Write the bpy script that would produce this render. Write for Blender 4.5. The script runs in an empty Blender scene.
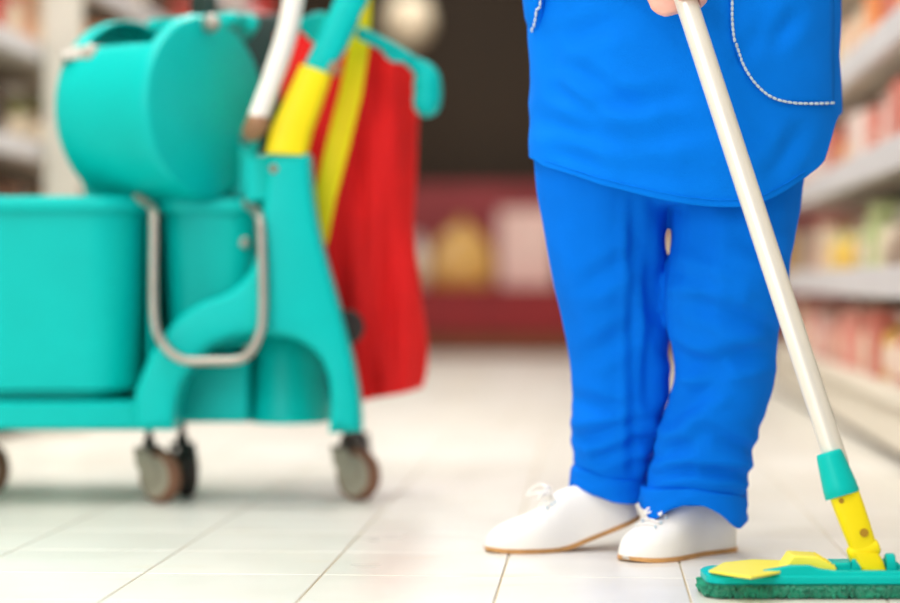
import bpy, bmesh, math, random
from mathutils import Vector, Matrix, noise
from mathutils.geometry import tessellate_polygon
from mathutils.bvhtree import BVHTree

random.seed(7)
SC = bpy.context.scene
COL = SC.collection
F = 2125.0            # focal length in pixels of the 900 px wide frame (85 mm on 36 mm)
H = 0.47              # lens height above the floor
HY = 282.0            # image row of the horizon

# ------------------------------------------------------------------ camera, light, exposure
cam = bpy.data.cameras.new('camera')
cam.lens = 85.0
cam.sensor_width = 36.0
cam.clip_start = 0.05
cam.dof.use_dof = True
cam.dof.focus_distance = 3.36
cam.dof.aperture_fstop = 1.22
camo = bpy.data.objects.new('camera', cam)
camo.location = (0, 0, H)
camo.rotation_euler = (math.pi / 2 - math.atan(19.5 / F), 0, 0)
COL.objects.link(camo)
SC.camera = camo

world = bpy.data.worlds.new('store_air')
SC.world = world
world.use_nodes = True
bg = world.node_tree.nodes['Background']
bg.inputs[0].default_value = (1.0, 0.99, 0.975, 1)
bg.inputs[1].default_value = 0.42


def area(name, loc, size, power, col=(1, 0.985, 0.965), rot=(0, 0, 0)):
    l = bpy.data.lights.new(name, 'AREA')
    l.shape = 'RECTANGLE'
    l.size, l.size_y = size
    l.energy = power
    l.color = col
    o = bpy.data.objects.new(name, l)
    o.location = loc
    o.rotation_euler = rot
    COL.objects.link(o)
    return o


# ceiling strip lamps along the aisle, with added fills for far stand and right floor
for (lx, ly, p) in ((-1.3, 0.8, 40), (-1.1, 3.8, 64), (-0.7, 6.8, 78), (-0.3, 10.2, 60), (-0.1, 12.6, 42), (0.75, 5.8, 30), (0.85, 2.4, 22)):
    area('ceiling_lamp_and_fill', (lx, ly, 3.1), (0.7, 2.2), p, rot=(0, 0, -0.068))

# added unseen fill behind and left of the lens, brightening left-hand sides
fill_light = area('front_left_fill', (-2.7, -1.2, 1.75), (3.0, 2.2), 125, (1, 0.99, 0.98))
fill_light.rotation_euler = (Vector((0.3, 3.7, 0.6)) - Vector((-2.7, -1.2, 1.75))).to_track_quat('-Z', 'Y').to_euler()

SC.view_settings.view_transform = 'Standard'
SC.view_settings.look = 'None'
SC.view_settings.gamma = 1.0
SC.view_settings.use_curve_mapping = False
SC.view_settings.exposure = -0.1


# ------------------------------------------------------------------ helpers
def at(x, y, Y):
    """point that lies Y metres in front of the lens and shows at image column x, row y"""
    return Vector(((x - 450) * Y / F, Y, H + (HY - y) * Y / F))


YAW = math.atan(145 / F)       # the aisle runs to the vanishing point right of the frame's middle
UA = Vector((math.sin(YAW), math.cos(YAW), 0))
NA = Vector((math.cos(YAW), -math.sin(YAW), 0))


def aisle(a, b, z=0.0):
    """a metres right of the lens across the aisle, b metres down the aisle"""
    return UA * b + NA * a + Vector((0, 0, z))


def lin(c):
    c = c / 255.0
    return c / 12.92 if c <= 0.04045 else ((c + 0.055) / 1.055) ** 2.4


MATS = {}


def mat(name, rgb, rough=0.5, var=0.06, scale=6.0, bump=0.0, bscale=60.0, metal=0.0, spec=0.5, sheen=0.0, sss=0.0, stretch=None):
    if name in MATS:
        return MATS[name]
    m = bpy.data.materials.new(name)
    m.use_nodes = True
    nt = m.node_tree
    N, L = nt.nodes, nt.links
    p = N['Principled BSDF']
    c = [lin(v) for v in rgb]
    tc = N.new('ShaderNodeTexCoord')
    nz = N.new('ShaderNodeTexNoise')
    nz.inputs['Scale'].default_value = scale
    nz.inputs['Detail'].default_value = 4
    src = tc.outputs['Object']
    if stretch:
        mp = N.new('ShaderNodeMapping')
        mp.inputs['Scale'].default_value = stretch
        L.new(src, mp.inputs[0])
        src = mp.outputs[0]
    L.new(src, nz.inputs['Vector'])
    r = N.new('ShaderNodeValToRGB')
    r.color_ramp.elements[0].position = 0.3
    r.color_ramp.elements[1].position = 0.7
    r.color_ramp.elements[0].color = [max(0, v * (1 - var)) for v in c] + [1]
    r.color_ramp.elements[1].color = [min(1, v * (1 + var)) for v in c] + [1]
    L.new(nz.outputs['Fac'], r.inputs[0])
    L.new(r.outputs[0], p.inputs['Base Color'])
    p.inputs['Roughness'].default_value = rough
    p.inputs['Metallic'].default_value = metal
    p.inputs['Specular IOR Level'].default_value = spec
    if sheen:
        p.inputs['Sheen Weight'].default_value = sheen
    if sss:
        p.inputs['Subsurface Weight'].default_value = sss
        p.inputs['Subsurface Radius'].default_value = (0.01, 0.004, 0.003)
    if bump:
        n2 = N.new('ShaderNodeTexNoise')
        n2.inputs['Scale'].default_value = bscale
        n2.inputs['Detail'].default_value = 3
        L.new(tc.outputs['Object'], n2.inputs['Vector'])
        b = N.new('ShaderNodeBump')
        b.inputs['Strength'].default_value = bump
        b.inputs['Distance'].default_value = 0.01
        L.new(n2.outputs['Fac'], b.inputs['Height'])
        L.new(b.outputs[0], p.inputs['Normal'])
    MATS[name] = m
    return m


TEAL = mat('teal_plastic', (0, 188, 182), 0.4, 0.05, 5, 0.03, 120, spec=0.15)
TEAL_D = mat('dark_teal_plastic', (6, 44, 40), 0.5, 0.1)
YEL = mat('yellow_plastic', (246, 224, 16), 0.42, 0.05, 5, 0.03, 120, spec=0.25)
YELP = mat('pale_yellow_plastic', (252, 238, 84), 0.45, 0.04)
OCHRE = mat('ochre_recess_shade', (176, 132, 12), 0.5, 0.1)  # dark tone standing in for shade inside small holes
STEEL = mat('wire_steel', (168, 162, 152), 0.35, 0.08, 20, metal=0.65)
ALU = mat('satin_aluminium', (238, 234, 226), 0.34, 0.05, 12, metal=0.35, stretch=(1, 1, 0.1))
WHITEP = mat('white_plastic', (240, 236, 226), 0.4, 0.03)
WHEEL = mat('grey_wheel_plastic', (150, 145, 128), 0.55, 0.12, 14)
TYRE = mat('brown_rubber_tyre', (122, 84, 62), 0.7, 0.15, 18)
BLACK = mat('dark_rubber', (40, 30, 24), 0.6, 0.15, 14)
TAN = mat('brown_rubber_grip', (150, 110, 78), 0.6, 0.15, 14)
RED = mat('red_bag_cloth', (226, 34, 34), 0.75, 0.08, 8, 0.12, 300, spec=0.15)
BLUE = mat('blue_work_cloth', (0, 120, 234), 0.85, 0.05, 6, 0.16, 420, spec=0.08)
BLUE2 = mat('blue_trouser_cloth', (0, 114, 230), 0.85, 0.06, 6, 0.16, 420, spec=0.08)
STITCH = mat('pale_stitch_thread', (196, 214, 226), 0.8, 0.08, 60)
SHOE = mat('white_shoe_leather', (246, 243, 238), 0.55, 0.02, 9, 0.06, 160)
SOLE = mat('tan_shoe_sole', (198, 146, 88), 0.6, 0.25, 16)
SKIN = mat('skin', (238, 182, 166), 0.5, 0.06, 14, 0.05, 200, sss=0.15)
HAIR = mat('brown_hair', (82, 56, 40), 0.55, 0.25, 40, 0.3, 90, stretch=(8, 8, 1))
GREENF = mat('green_microfibre', (12, 142, 110), 0.9, 0.35, 70, sheen=0.3)
EYEW = mat('eye_white', (240, 238, 232), 0.2, 0.02)
IRIS = mat('dark_iris', (60, 44, 34), 0.2, 0.1)
LIPS = mat('lips', (196, 112, 104), 0.45, 0.05)
RAIL = mat('shelf_rail_paint', (204, 202, 204), 0.45, 0.04, 4)
SHELFW = mat('shelf_cream_paint', (226, 217, 200), 0.5, 0.04, 4)
SHELFB = mat('shelf_back_paint', (150, 132, 116), 0.6, 0.08, 3)
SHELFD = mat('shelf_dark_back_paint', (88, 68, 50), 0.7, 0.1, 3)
KICKD = mat('plinth_painted_shade', (84, 66, 48), 0.7, 0.1)  # dark tone painted for the shade below the plinth


def finish(ob, smooth=40, bevel=0, seg=2, subsurf=0, solid=0, offset=0):
    me = ob.data
    if smooth is not None:
        me.polygons.foreach_set('use_smooth', [True] * len(me.polygons))
        try:
            me.set_sharp_from_angle(angle=math.radians(smooth))
        except Exception:
            pass
    if solid:
        s = ob.modifiers.new('thickness', 'SOLIDIFY')
        s.thickness = solid
        s.offset = offset
    if bevel:
        b = ob.modifiers.new('bevel', 'BEVEL')
        b.width = bevel
        b.segments = seg
        b.limit_method = 'ANGLE'
        b.angle_limit = math.radians(35)
        b.harden_normals = False
    if subsurf:
        s = ob.modifiers.new('subdivision', 'SUBSURF')
        s.levels = s.render_levels = subsurf
    return ob


def world_origin(p):
    v = Vector((0, 0, 0))
    while p is not None:
        v = v + Vector(p.location)
        p = p.parent
    return v


class MB:
    def __init__(self):
        self.v, self.f = [], []

    def add(self, verts, faces):
        n = len(self.v)
        self.v += [Vector(q) for q in verts]
        self.f += [tuple(i + n for i in fc) for fc in faces]
        return self

    def box(self, c, s, M=None):
        c = Vector(c)
        vs = []
        for sx in (-.5, .5):
            for sy in (-.5, .5):
                for sz in (-.5, .5):
                    q = Vector((sx * s[0], sy * s[1], sz * s[2]))
                    if M is not None:
                        q = M @ q
                    vs.append(c + q)
        return self.add(vs, [(0, 1, 3, 2), (4, 6, 7, 5), (0, 4, 5, 1), (2, 3, 7, 6), (0, 2, 6, 4), (1, 5, 7, 3)])

    def rings(self, R, cap0=True, cap1=True, closed=True):
        k = len(R[0])
        vs = [q for r in R for q in r]
        fs = []
        for i in range(len(R) - 1):
            for j in range(k if closed else k - 1):
                a, b = i * k + j, i * k + (j + 1) % k
                fs.append((a, b, b + k, a + k))
        if cap0:
            fs.append(tuple(reversed(range(k))))
        if cap1:
            fs.append(tuple((len(R) - 1) * k + j for j in range(k)))
        return self.add(vs, fs)

    def tube(self, path, r, n=12, cap=True, flat=1.0, up=None):
        path = [Vector(p) for p in path]
        rs = r if isinstance(r, (list, tuple)) else [r] * len(path)
        R = []
        ref = None
        for i, p in enumerate(path):
            d = (path[min(i + 1, len(path) - 1)] - path[max(i - 1, 0)]).normalized()
            if ref is None:
                ref = Vector(up) if up else (Vector((0, 0, 1)) if abs(d.z) < 0.9 else Vector((1, 0, 0)))
            a = (ref - d * ref.dot(d)).normalized()
            ref = a
            b = d.cross(a)
            R.append([p + a * (rs[i] * math.cos(2 * math.pi * j / n)) + b * (rs[i] * flat * math.sin(2 * math.pi * j / n)) for j in range(n)])
        return self.rings(R, cap, cap)

    def capsule(self, path, rs, n=14):
        """tube with round ends"""
        path = [Vector(p) for p in path]
        d0 = (path[0] - path[1]).normalized()
        d1 = (path[-1] - path[-2]).normalized()
        P, R = [], []
        for t in (0.98, 0.8, 0.45):
            P.append(path[0] + d0 * rs[0] * t)
            R.append(rs[0] * math.sqrt(1 - t * t))
        P += path
        R += list(rs)
        for t in (0.45, 0.8, 0.98):
            P.append(path[-1] + d1 * rs[-1] * t)
            R.append(rs[-1] * math.sqrt(1 - t * t))
        return self.tube(P, R, n)

    def lathe(self, c, axis, prof, n=28, cap=True):
        c, axis = Vector(c), Vector(axis).normalized()
        a = axis.orthogonal().normalized()
        b = axis.cross(a)
        R = [[c + axis * t + (a * math.cos(2 * math.pi * j / n) + b * math.sin(2 * math.pi * j / n)) * r for j in range(n)] for (t, r) in prof]
        return self.rings(R, cap, cap)

    def prism(self, poly, d):
        """poly: list of Vectors (counter-clockwise as seen), d: extrusion vector"""
        n = len(poly)
        d = Vector(d)
        vs = [Vector(p) for p in poly] + [Vector(p) + d for p in poly]
        fs = [tuple(reversed(range(n))), tuple(range(n, 2 * n))]
        fs += [(i, (i + 1) % n, (i + 1) % n + n, i + n) for i in range(n)]
        return self.add(vs, fs)

    def sphere(self, c, r, n=14, m=9, M=None):
        c = Vector(c)
        r = Vector(r) if not isinstance(r, (int, float)) else Vector((r, r, r))
        R = []
        for i in range(m + 1):
            t = math.pi * (0.02 + 0.96 * i / m)
            ring = []
            for j in range(n):
                a = 2 * math.pi * j / n
                q = Vector((r.x * math.sin(t) * math.cos(a), r.y * math.sin(t) * math.sin(a), -r.z * math.cos(t)))
                ring.append(c + (M @ q if M else q))
            R.append(ring)
        return self.rings(R)

    def build(self, name, m, parent=None, **kw):
        o = world_origin(parent)
        me = bpy.data.meshes.new(name)
        me.from_pydata([tuple(q - o) for q in self.v], [], self.f)
        bm = bmesh.new()
        bm.from_mesh(me)
        bmesh.ops.recalc_face_normals(bm, faces=bm.faces)
        bm.to_mesh(me)
        bm.free()
        me.materials.append(m)
        ob = bpy.data.objects.new(name, me)
        COL.objects.link(ob)
        ob.parent = parent
        return finish(ob, **kw)


def tag(o, label=None, cat=None, group=None, kind=None):
    if label:
        o['label'] = label
    if cat:
        o['category'] = cat
    if group:
        o['group'] = group
    if kind:
        o['kind'] = kind
    return o


def thing(name, loc, label, cat, group=None):
    o = bpy.data.objects.new(name, None)
    o.empty_display_size = 0.1
    o.location = loc
    COL.objects.link(o)
    return tag(o, label, cat, group)


def lerp_tab(tab, x):
    if x <= tab[0][0]:
        return tab[0][1]
    for (a, va), (b, vb) in zip(tab, tab[1:]):
        if x <= b:
            t = (x - a) / (b - a)
            return va + (vb - va) * t
    return tab[-1][1]


def smooth_tab(tab, x):
    """Catmull-Rom through (x, value) pairs"""
    if x <= tab[0][0]:
        return tab[0][1]
    if x >= tab[-1][0]:
        return tab[-1][1]
    for i in range(len(tab) - 1):
        if x <= tab[i + 1][0]:
            t = (x - tab[i][0]) / (tab[i + 1][0] - tab[i][0])
            p0, p1, p2, p3 = tab[max(i - 1, 0)][1], tab[i][1], tab[i + 1][1], tab[min(i + 2, len(tab) - 1)][1]
            return 0.5 * (2 * p1 + (p2 - p0) * t + (2 * p0 - 5 * p1 + 4 * p2 - p3) * t * t + (3 * p1 - p0 - 3 * p2 + p3) * t ** 3)


def spline(pts, n=6, closed=False):
    pts = [Vector(p) for p in pts]
    out = []
    k = len(pts)
    for i in range(k if closed else k - 1):
        if closed:
            p0, p1, p2, p3 = pts[(i - 1) % k], pts[i], pts[(i + 1) % k], pts[(i + 2) % k]
        else:
            p0, p1, p2, p3 = pts[max(i - 1, 0)], pts[i], pts[i + 1], pts[min(i + 2, k - 1)]
        for j in range(n):
            t = j / n
            out.append(0.5 * (2 * p1 + (p2 - p0) * t + (2 * p0 - 5 * p1 + 4 * p2 - p3) * t * t + (3 * p1 - p0 - 3 * p2 + p3) * t ** 3))
    if not closed:
        out.append(pts[-1])
    return out


def rrect(cx, cy, z, hx, hy, r, k=5, tilt=0.0):
    out = []
    for q, (sx, sy) in enumerate(((1, 1), (-1, 1), (-1, -1), (1, -1))):
        for i in range(k + 1):
            a = math.pi / 2 * (q + i / k)
            out.append(Vector((cx + sx * (hx - r) + r * math.cos(a), cy + sy * (hy - r) + r * math.sin(a), z)))
    return out


def remesh(mb, voxel, smooth_it=6):
    """one continuous skin around overlapping closed shapes; returns (verts, faces)"""
    me = bpy.data.meshes.new('tmp')
    me.from_pydata([tuple(q) for q in mb.v], [], mb.f)
    bm = bmesh.new()
    bm.from_mesh(me)
    bmesh.ops.recalc_face_normals(bm, faces=bm.faces)
    bm.to_mesh(me)
    bm.free()
    ob = bpy.data.objects.new('tmp', me)
    COL.objects.link(ob)
    r = ob.modifiers.new('r', 'REMESH')
    r.mode = 'VOXEL'
    r.voxel_size = voxel
    s = ob.modifiers.new('s', 'SMOOTH')
    s.iterations = smooth_it
    s.factor = 0.5
    dg = bpy.context.evaluated_depsgraph_get()
    ev = ob.evaluated_get(dg)
    m2 = ev.to_mesh()
    V = [q.co.copy() for q in m2.vertices]
    Nn = [q.normal.copy() for q in m2.vertices]
    Fc = [tuple(p.vertices) for p in m2.polygons]
    ev.to_mesh_clear()
    bpy.data.objects.remove(ob)
    bpy.data.meshes.remove(me)
    return V, Nn, Fc


def px(P):
    return 450 + F * P.x / P.y, HY - F * (P.z - H) / P.y


def fold_disp(P, folds):
    x, y = px(P)
    d = 0.0
    for (x1, y1, x2, y2, w, dep) in folds:
        if x < min(x1, x2) - 4 * w or x > max(x1, x2) + 4 * w or y < min(y1, y2) - 4 * w or y > max(y1, y2) + 4 * w:
            continue
        dx, dy = x2 - x1, y2 - y1
        L2 = dx * dx + dy * dy
        t = max(0, min(1, ((x - x1) * dx + (y - y1) * dy) / L2))
        ex, ey = x - x1 - t * dx, y - y1 - t * dy
        q = math.hypot(ex, ey) / w
        fade = math.sin(math.pi * min(1, max(0, 0.08 + 0.84 * t))) ** 0.6
        d += dep * fade * (-math.exp(-q * q) + 0.55 * math.exp(-((q - 2.0) / 0.9) ** 2))
    return d


# ------------------------------------------------------------------ the shop itself
def tile_material(name, far):
    m = bpy.data.materials.new(name)
    m.use_nodes = True
    N, L = m.node_tree.nodes, m.node_tree.links
    p = N['Principled BSDF']
    g = N.new('ShaderNodeNewGeometry')
    n1 = N.new('ShaderNodeTexNoise')
    n1.inputs['Scale'].default_value = 1.6
    n1.inputs['Detail'].default_value = 6
    L.new(g.outputs['Position'], n1.inputs['Vector'])
    r = N.new('ShaderNodeValToRGB')
    r.color_ramp.elements[0].position = 0.36
    r.color_ramp.elements[0].color = (lin(223), lin(219), lin(208), 1)
    r.color_ramp.elements[1].position = 0.6
    r.color_ramp.elements[1].color = (lin(235), lin(232), lin(224), 1)
    L.new(n1.outputs['Fac'], r.inputs[0])
    col = r.outputs[0]
    if far:
        # joints too fine to pick apart at this distance
        mp = N.new('ShaderNodeMapping')
        mp.inputs['Rotation'].default_value = (0, 0, YAW)
        L.new(g.outputs['Position'], mp.inputs[0])
        b = N.new('ShaderNodeTexBrick')
        b.offset = 0.0
        b.inputs['Scale'].default_value = 1.0
        b.inputs['Brick Width'].default_value = TILE
        b.inputs['Row Height'].default_value = TILE
        b.inputs['Mortar Size'].default_value = 0.003
        b.inputs['Color1'].default_value = (1, 1, 1, 1)
        b.inputs['Color2'].default_value = (0.97, 0.97, 0.96, 1)
        b.inputs['Mortar'].default_value = (0.75, 0.7, 0.6, 1)
        L.new(mp.outputs[0], b.inputs['Vector'])
        mx = N.new('ShaderNodeMix')
        mx.data_type = 'RGBA'
        mx.blend_type = 'MULTIPLY'
        mx.inputs[0].default_value = 1.0
        L.new(col, mx.inputs[6])
        L.new(b.outputs['Color'], mx.inputs[7])
        col = mx.outputs[2]
    else:
        oi = N.new('ShaderNodeObjectInfo')
        mr = N.new('ShaderNodeMapRange')
        mr.inputs['To Min'].default_value = 0.95
        mr.inputs['To Max'].default_value = 1.0
        L.new(oi.outputs['Random'], mr.inputs[0])
        mx = N.new('ShaderNodeMix')
        mx.data_type = 'RGBA'
        mx.blend_type = 'MULTIPLY'
        mx.inputs[0].default_value = 1.0
        L.new(col, mx.inputs[6])
        L.new(mr.outputs[0], mx.inputs[7])
        # scuffs and dried streaks with a shape of their own
        n3 = N.new('ShaderNodeTexNoise')
        n3.inputs['Scale'].default_value = 1.0
        n3.inputs['Detail'].default_value = 5
        mp3 = N.new('ShaderNodeMapping')
        mp3.inputs['Scale'].default_value = (3.0, 9.0, 1)
        mp3.inputs['Location'].default_value = (2.3, 1.1, 0)
        L.new(g.outputs['Position'], mp3.inputs[0])
        L.new(mp3.outputs[0], n3.inputs['Vector'])
        r3 = N.new('ShaderNodeValToRGB')
        r3.color_ramp.elements[0].position = 0.62
        r3.color_ramp.elements[0].color = (0, 0, 0, 1)
        r3.color_ramp.elements[1].position = 0.74
        r3.color_ramp.elements[1].color = (0.5, 0.5, 0.5, 1)
        L.new(n3.outputs['Fac'], r3.inputs[0])
        m4 = N.new('ShaderNodeMix')
        m4.data_type = 'RGBA'
        L.new(r3.outputs[0], m4.inputs[0])
        L.new(mx.outputs[2], m4.inputs[6])
        m4.inputs[7].default_value = (lin(222), lin(204), lin(172), 1)
        col = m4.outputs[2]
    L.new(col, p.inputs['Base Color'])
    n2 = N.new('ShaderNodeTexNoise')
    n2.inputs['Scale'].default_value = 5
    L.new(g.outputs['Position'], n2.inputs['Vector'])
    mr2 = N.new('ShaderNodeMapRange')
    mr2.inputs['To Min'].default_value = 0.22
    mr2.inputs['To Max'].default_value = 0.42
    L.new(n2.outputs['Fac'], mr2.inputs[0])
    L.new(mr2.outputs[0], p.inputs['Roughness'])
    return m


TILE = 0.2895
GROUT = mat('tile_grout', (206, 190, 160), 0.9, 0.12, 20)
B0, B1 = 1.5, 1.5 + TILE * 18        # rows of tiles built one by one: along the aisle


def quad_slab(a0, a1, b0, b1, z0, z1):
    mb = MB()
    vs = [aisle(a, b, z) for z in (z0, z1) for (a, b) in ((a0, b0), (a1, b0), (a1, b1), (a0, b1))]
    return mb.add(vs, [(3, 2, 1, 0), (4, 5, 6, 7), (0, 1, 5, 4), (1, 2, 6, 5), (2, 3, 7, 6), (3, 0, 4, 7)])


floor = quad_slab(-5, 4, -4, 15.2, -0.12, -0.0035).build('floor', GROUT, None, smooth=None)
tag(floor, 'glossy cream square floor tiles with thin beige joints', kind='structure')
FT = tile_material('cream_floor_tile', False)
FTF = tile_material('cream_floor_tiles_afar', True)
# tile joints fall on aisle offsets k*TILE + J
J = (495 - 595) / F * (H * F / 318)
tm = bpy.data.meshes.new('tile')
hw = TILE / 2 - 0.0016
tmb = MB()
tmb.rings([[Vector((sx * (hw - e), sy * (hw - e), z)) for (sx, sy) in ((-1, -1), (1, -1), (1, 1), (-1, 1))] for (e, z) in ((0, -0.004), (0, -0.0012), (0.0012, 0.0))])
tm.from_pydata([tuple(v) for v in tmb.v], [], tmb.f)
tm.materials.append(FT)
bphase = (H * F / (577 - HY)) % TILE
rows = [b for b in [bphase + TILE * (k + 0.5) for k in range(6, 28)] if b < 6.6]
for b in rows:
    for k in range(-9, 5):
        a = J + TILE * (k + 0.5)
        P = aisle(a, b)
        t = bpy.data.objects.new('tile', tm)
        t.location = (P.x, P.y, 0)
        t.rotation_euler.z = -YAW
        COL.objects.link(t)
        t.parent = floor
bfar = rows[-1] + TILE / 2
q = quad_slab(-5, 4, bfar, 15.2, -0.003, 0.0).build('tile_field', FTF, floor, smooth=None)
tag(q, kind='stuff')
for (a0_, a1_) in ((-5, J - TILE * 9), (J + TILE * 5, 4)):
    q = quad_slab(a0_, a1_, rows[0] - TILE / 2, bfar, -0.003, 0.0).build('tile_field', FTF, floor, smooth=None)
    tag(q, kind='stuff')
q = quad_slab(-5, 4, -4, rows[0] - TILE / 2, -0.003, 0.0).build('tile_field', FTF, floor, smooth=None)
tag(q, kind='stuff')

WALLB = mat('dark_brown_wall_paint', (50, 36, 20), 0.8, 0.1, 1.5)
WALLC = mat('cream_wall_paint', (224, 216, 200), 0.8, 0.04, 1.5)
CEIL = mat('white_ceiling_board', (240, 238, 232), 0.85, 0.02, 1.5)
tag(quad_slab(-5, 4, 14.6, 14.8, 0, 3.4).build('wall_back', WALLB, None, smooth=None), 'plain dark brown wall closing the far end of the aisle', kind='structure')
tag(quad_slab(-5, -4.8, -4, 14.6, 0, 3.4).build('wall_left', WALLC, None, smooth=None), 'cream side wall behind the shelves by the cart', kind='structure')
tag(quad_slab(3.8, 4, -4, 14.6, 0, 3.4).build('wall_right', WALLC, None, smooth=None), 'cream side wall behind the shelves by the cleaner', kind='structure')
tag(quad_slab(-5, 4, -4, 14.8, 3.4, 3.5).build('ceiling', CEIL, None, smooth=None), 'white ceiling of the shop', kind='structure')

# ------------------------------------------------------------------ shelving
ORD = ['first', 'second', 'third', 'fourth', 'fifth', 'sixth', 'seventh', 'eighth', 'ninth', 'tenth', 'eleventh', 'twelfth',
       'thirteenth', 'fourteenth', 'fifteenth', 'sixteenth', 'seventeenth', 'eighteenth', 'nineteenth', 'twentieth',
       'twenty-first', 'twenty-second', 'twenty-third', 'twenty-fourth', 'twenty-fifth', 'twenty-sixth', 'twenty-seventh', 'twenty-eighth']


def abox(mb, a0, a1, b0, b1, z0, z1):
    vs = [aisle(a, b, z) for z in (z0, z1) for (a, b) in ((a0, b0), (a1, b0), (a1, b1), (a0, b1))]
    return mb.add(vs, [(3, 2, 1, 0), (4, 5, 6, 7), (0, 1, 5, 4), (1, 2, 6, 5), (2, 3, 7, 6), (3, 0, 4, 7)])


def bay(side, face, b0, b1, levels, base, label, group, post):
    """one bay of shop shelving; side +1: shelves open towards smaller a"""
    D = 0.42

    def A(d):
        return face + side * d

    root = thing('shelf_unit', aisle(A(D / 2), (b0 + b1) / 2), label, 'shelf unit', group)
    g = 0.002

    def bx(name, m, d0, d1, y0, y1, z0, z1, bev=0.003, parent=root):
        a0, a1 = sorted((A(d0), A(d1)))
        mb = MB()
        abox(mb, a0, a1, y0, y1, z0, z1)
        return mb.build(name, m, parent, bevel=bev, smooth=None)

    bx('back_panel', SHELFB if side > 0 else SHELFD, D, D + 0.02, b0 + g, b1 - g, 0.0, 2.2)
    bx('plinth', SHELFW, 0.03, D, b0 + g, b1 - g, 0.03, base - 0.05)
    bx('foot_shade_strip', KICKD, 0.05, D, b0 + g, b1 - g, 0.0, 0.03)  # dark strip in place of the shade line at the floor
    bx('deck', SHELFW, 0.0, D, b0 + g, b1 - g, base - 0.05, base - 0.01)
    for z in levels:
        d = bx('deck', SHELFW, 0.02, D, b0 + 0.02, b1 - 0.02, z - 0.035, z - 0.01)
        bx('price_rail', RAIL, -0.012, 0.018, b0 + 0.004, b1 - 0.004, z - (0.08 if side > 0 else 0.06), z, 0.006)
    for y in ((b0,) if not post else (b0,)):
        bx('upright', SHELFW, D - 0.05, D, y + g, y + 0.04, 0.0, 2.2)
    return root


RIGHT_LEVELS = (0.51, 0.83, 1.14, 1.46)
names_b = ['near', 'second', 'third', 'far']
for i in range(4):
    b0 = 4.55 + 1.25 * i
    bay(1, 0.745, b0, b0 + 1.25, RIGHT_LEVELS, 0.21,
        'cream shop shelf bay right of the cleaner, %s along the aisle' % ['nearest bay', 'second bay', 'third bay', 'farthest bay'][i], 'shelf bays beside the cleaner', False)
LEFT_LEVELS = (0.58, 0.91, 1.22, 1.53, 1.84)
for i in range(4):
    b0 = 5.55 + 1.5 * i
    bay(-1, -1.74, b0, b0 + 1.5, LEFT_LEVELS, 0.25,
        'cream shop shelf bay behind the teal cart, %s along the aisle' % ['nearest bay', 'second bay', 'third bay', 'farthest bay'][i], 'shelf bays behind the cart', False)
# cream post that stands before the shelves behind the cart
mb = MB()
abox(mb, -1.72, -1.605, 6.54, 6.60, 0.0, 2.5)
abox(mb, -1.725, -1.59, 6.53, 6.61, 0.0, 0.08)
tag(mb.build('display_post', mat('post_cream_paint', (206, 201, 188), 0.5, 0.04, 4), None, bevel=0.006, smooth=None), 'tall cream post between shelf bays behind the teal cart', 'post')

PAL = {'pink': (226, 146, 130), 'pale pink': (236, 196, 186), 'coral': (206, 116, 100), 'red': (198, 44, 36), 'yellow': (240, 196, 60),
       'mustard': (222, 172, 84), 'pale green': (186, 198, 140), 'olive': (116, 116, 46), 'brown': (112, 70, 46), 'dark brown': (66, 46, 34),
       'white': (236, 230, 222), 'cream': (232, 216, 190), 'orange': (238, 150, 86), 'ochre': (178, 124, 20), 'taupe': (168, 146, 128),
       'grey': (186, 178, 170), 'maroon': (122, 22, 26), 'peach': (238, 184, 150)}


def pmat(c):
    """packaging: its ground colour with a paler printed band and small print blocks"""
    key = 'pack_' + c.replace(' ', '_')
    if key in MATS:
        return MATS[key]
    m = mat(key, PAL[c], 0.5, 0.12, 9)
    N, L = m.node_tree.nodes, m.node_tree.links
    p = N['Principled BSDF']
    base = p.inputs['Base Color'].links[0].from_socket
    tc = N.new('ShaderNodeTexCoord')
    w = N.new('ShaderNodeTexVoronoi')
    w.distance = 'CHEBYCHEV'
    w.inputs['Scale'].default_value = 14
    L.new(tc.outputs['Object'], w.inputs['Vector'])
    r = N.new('ShaderNodeValToRGB')
    r.color_ramp.elements[0].position = 0.22
    r.color_ramp.elements[0].color = (0.55, 0.55, 0.55, 1)
    r.color_ramp.elements[1].position = 0.24
    r.color_ramp.elements[1].color = (0, 0, 0, 1)
    L.new(w.outputs['Distance'], r.inputs[0])
    mx = N.new('ShaderNodeMix')
    mx.data_type = 'RGBA'
    L.new(r.outputs[0], mx.inputs[0])
    L.new(base, mx.inputs[6])
    mx.inputs[7].default_value = (lin(240), lin(226), lin(212), 1)
    L.new(mx.outputs[2], p.inputs['Base Color'])
    return m


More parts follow.
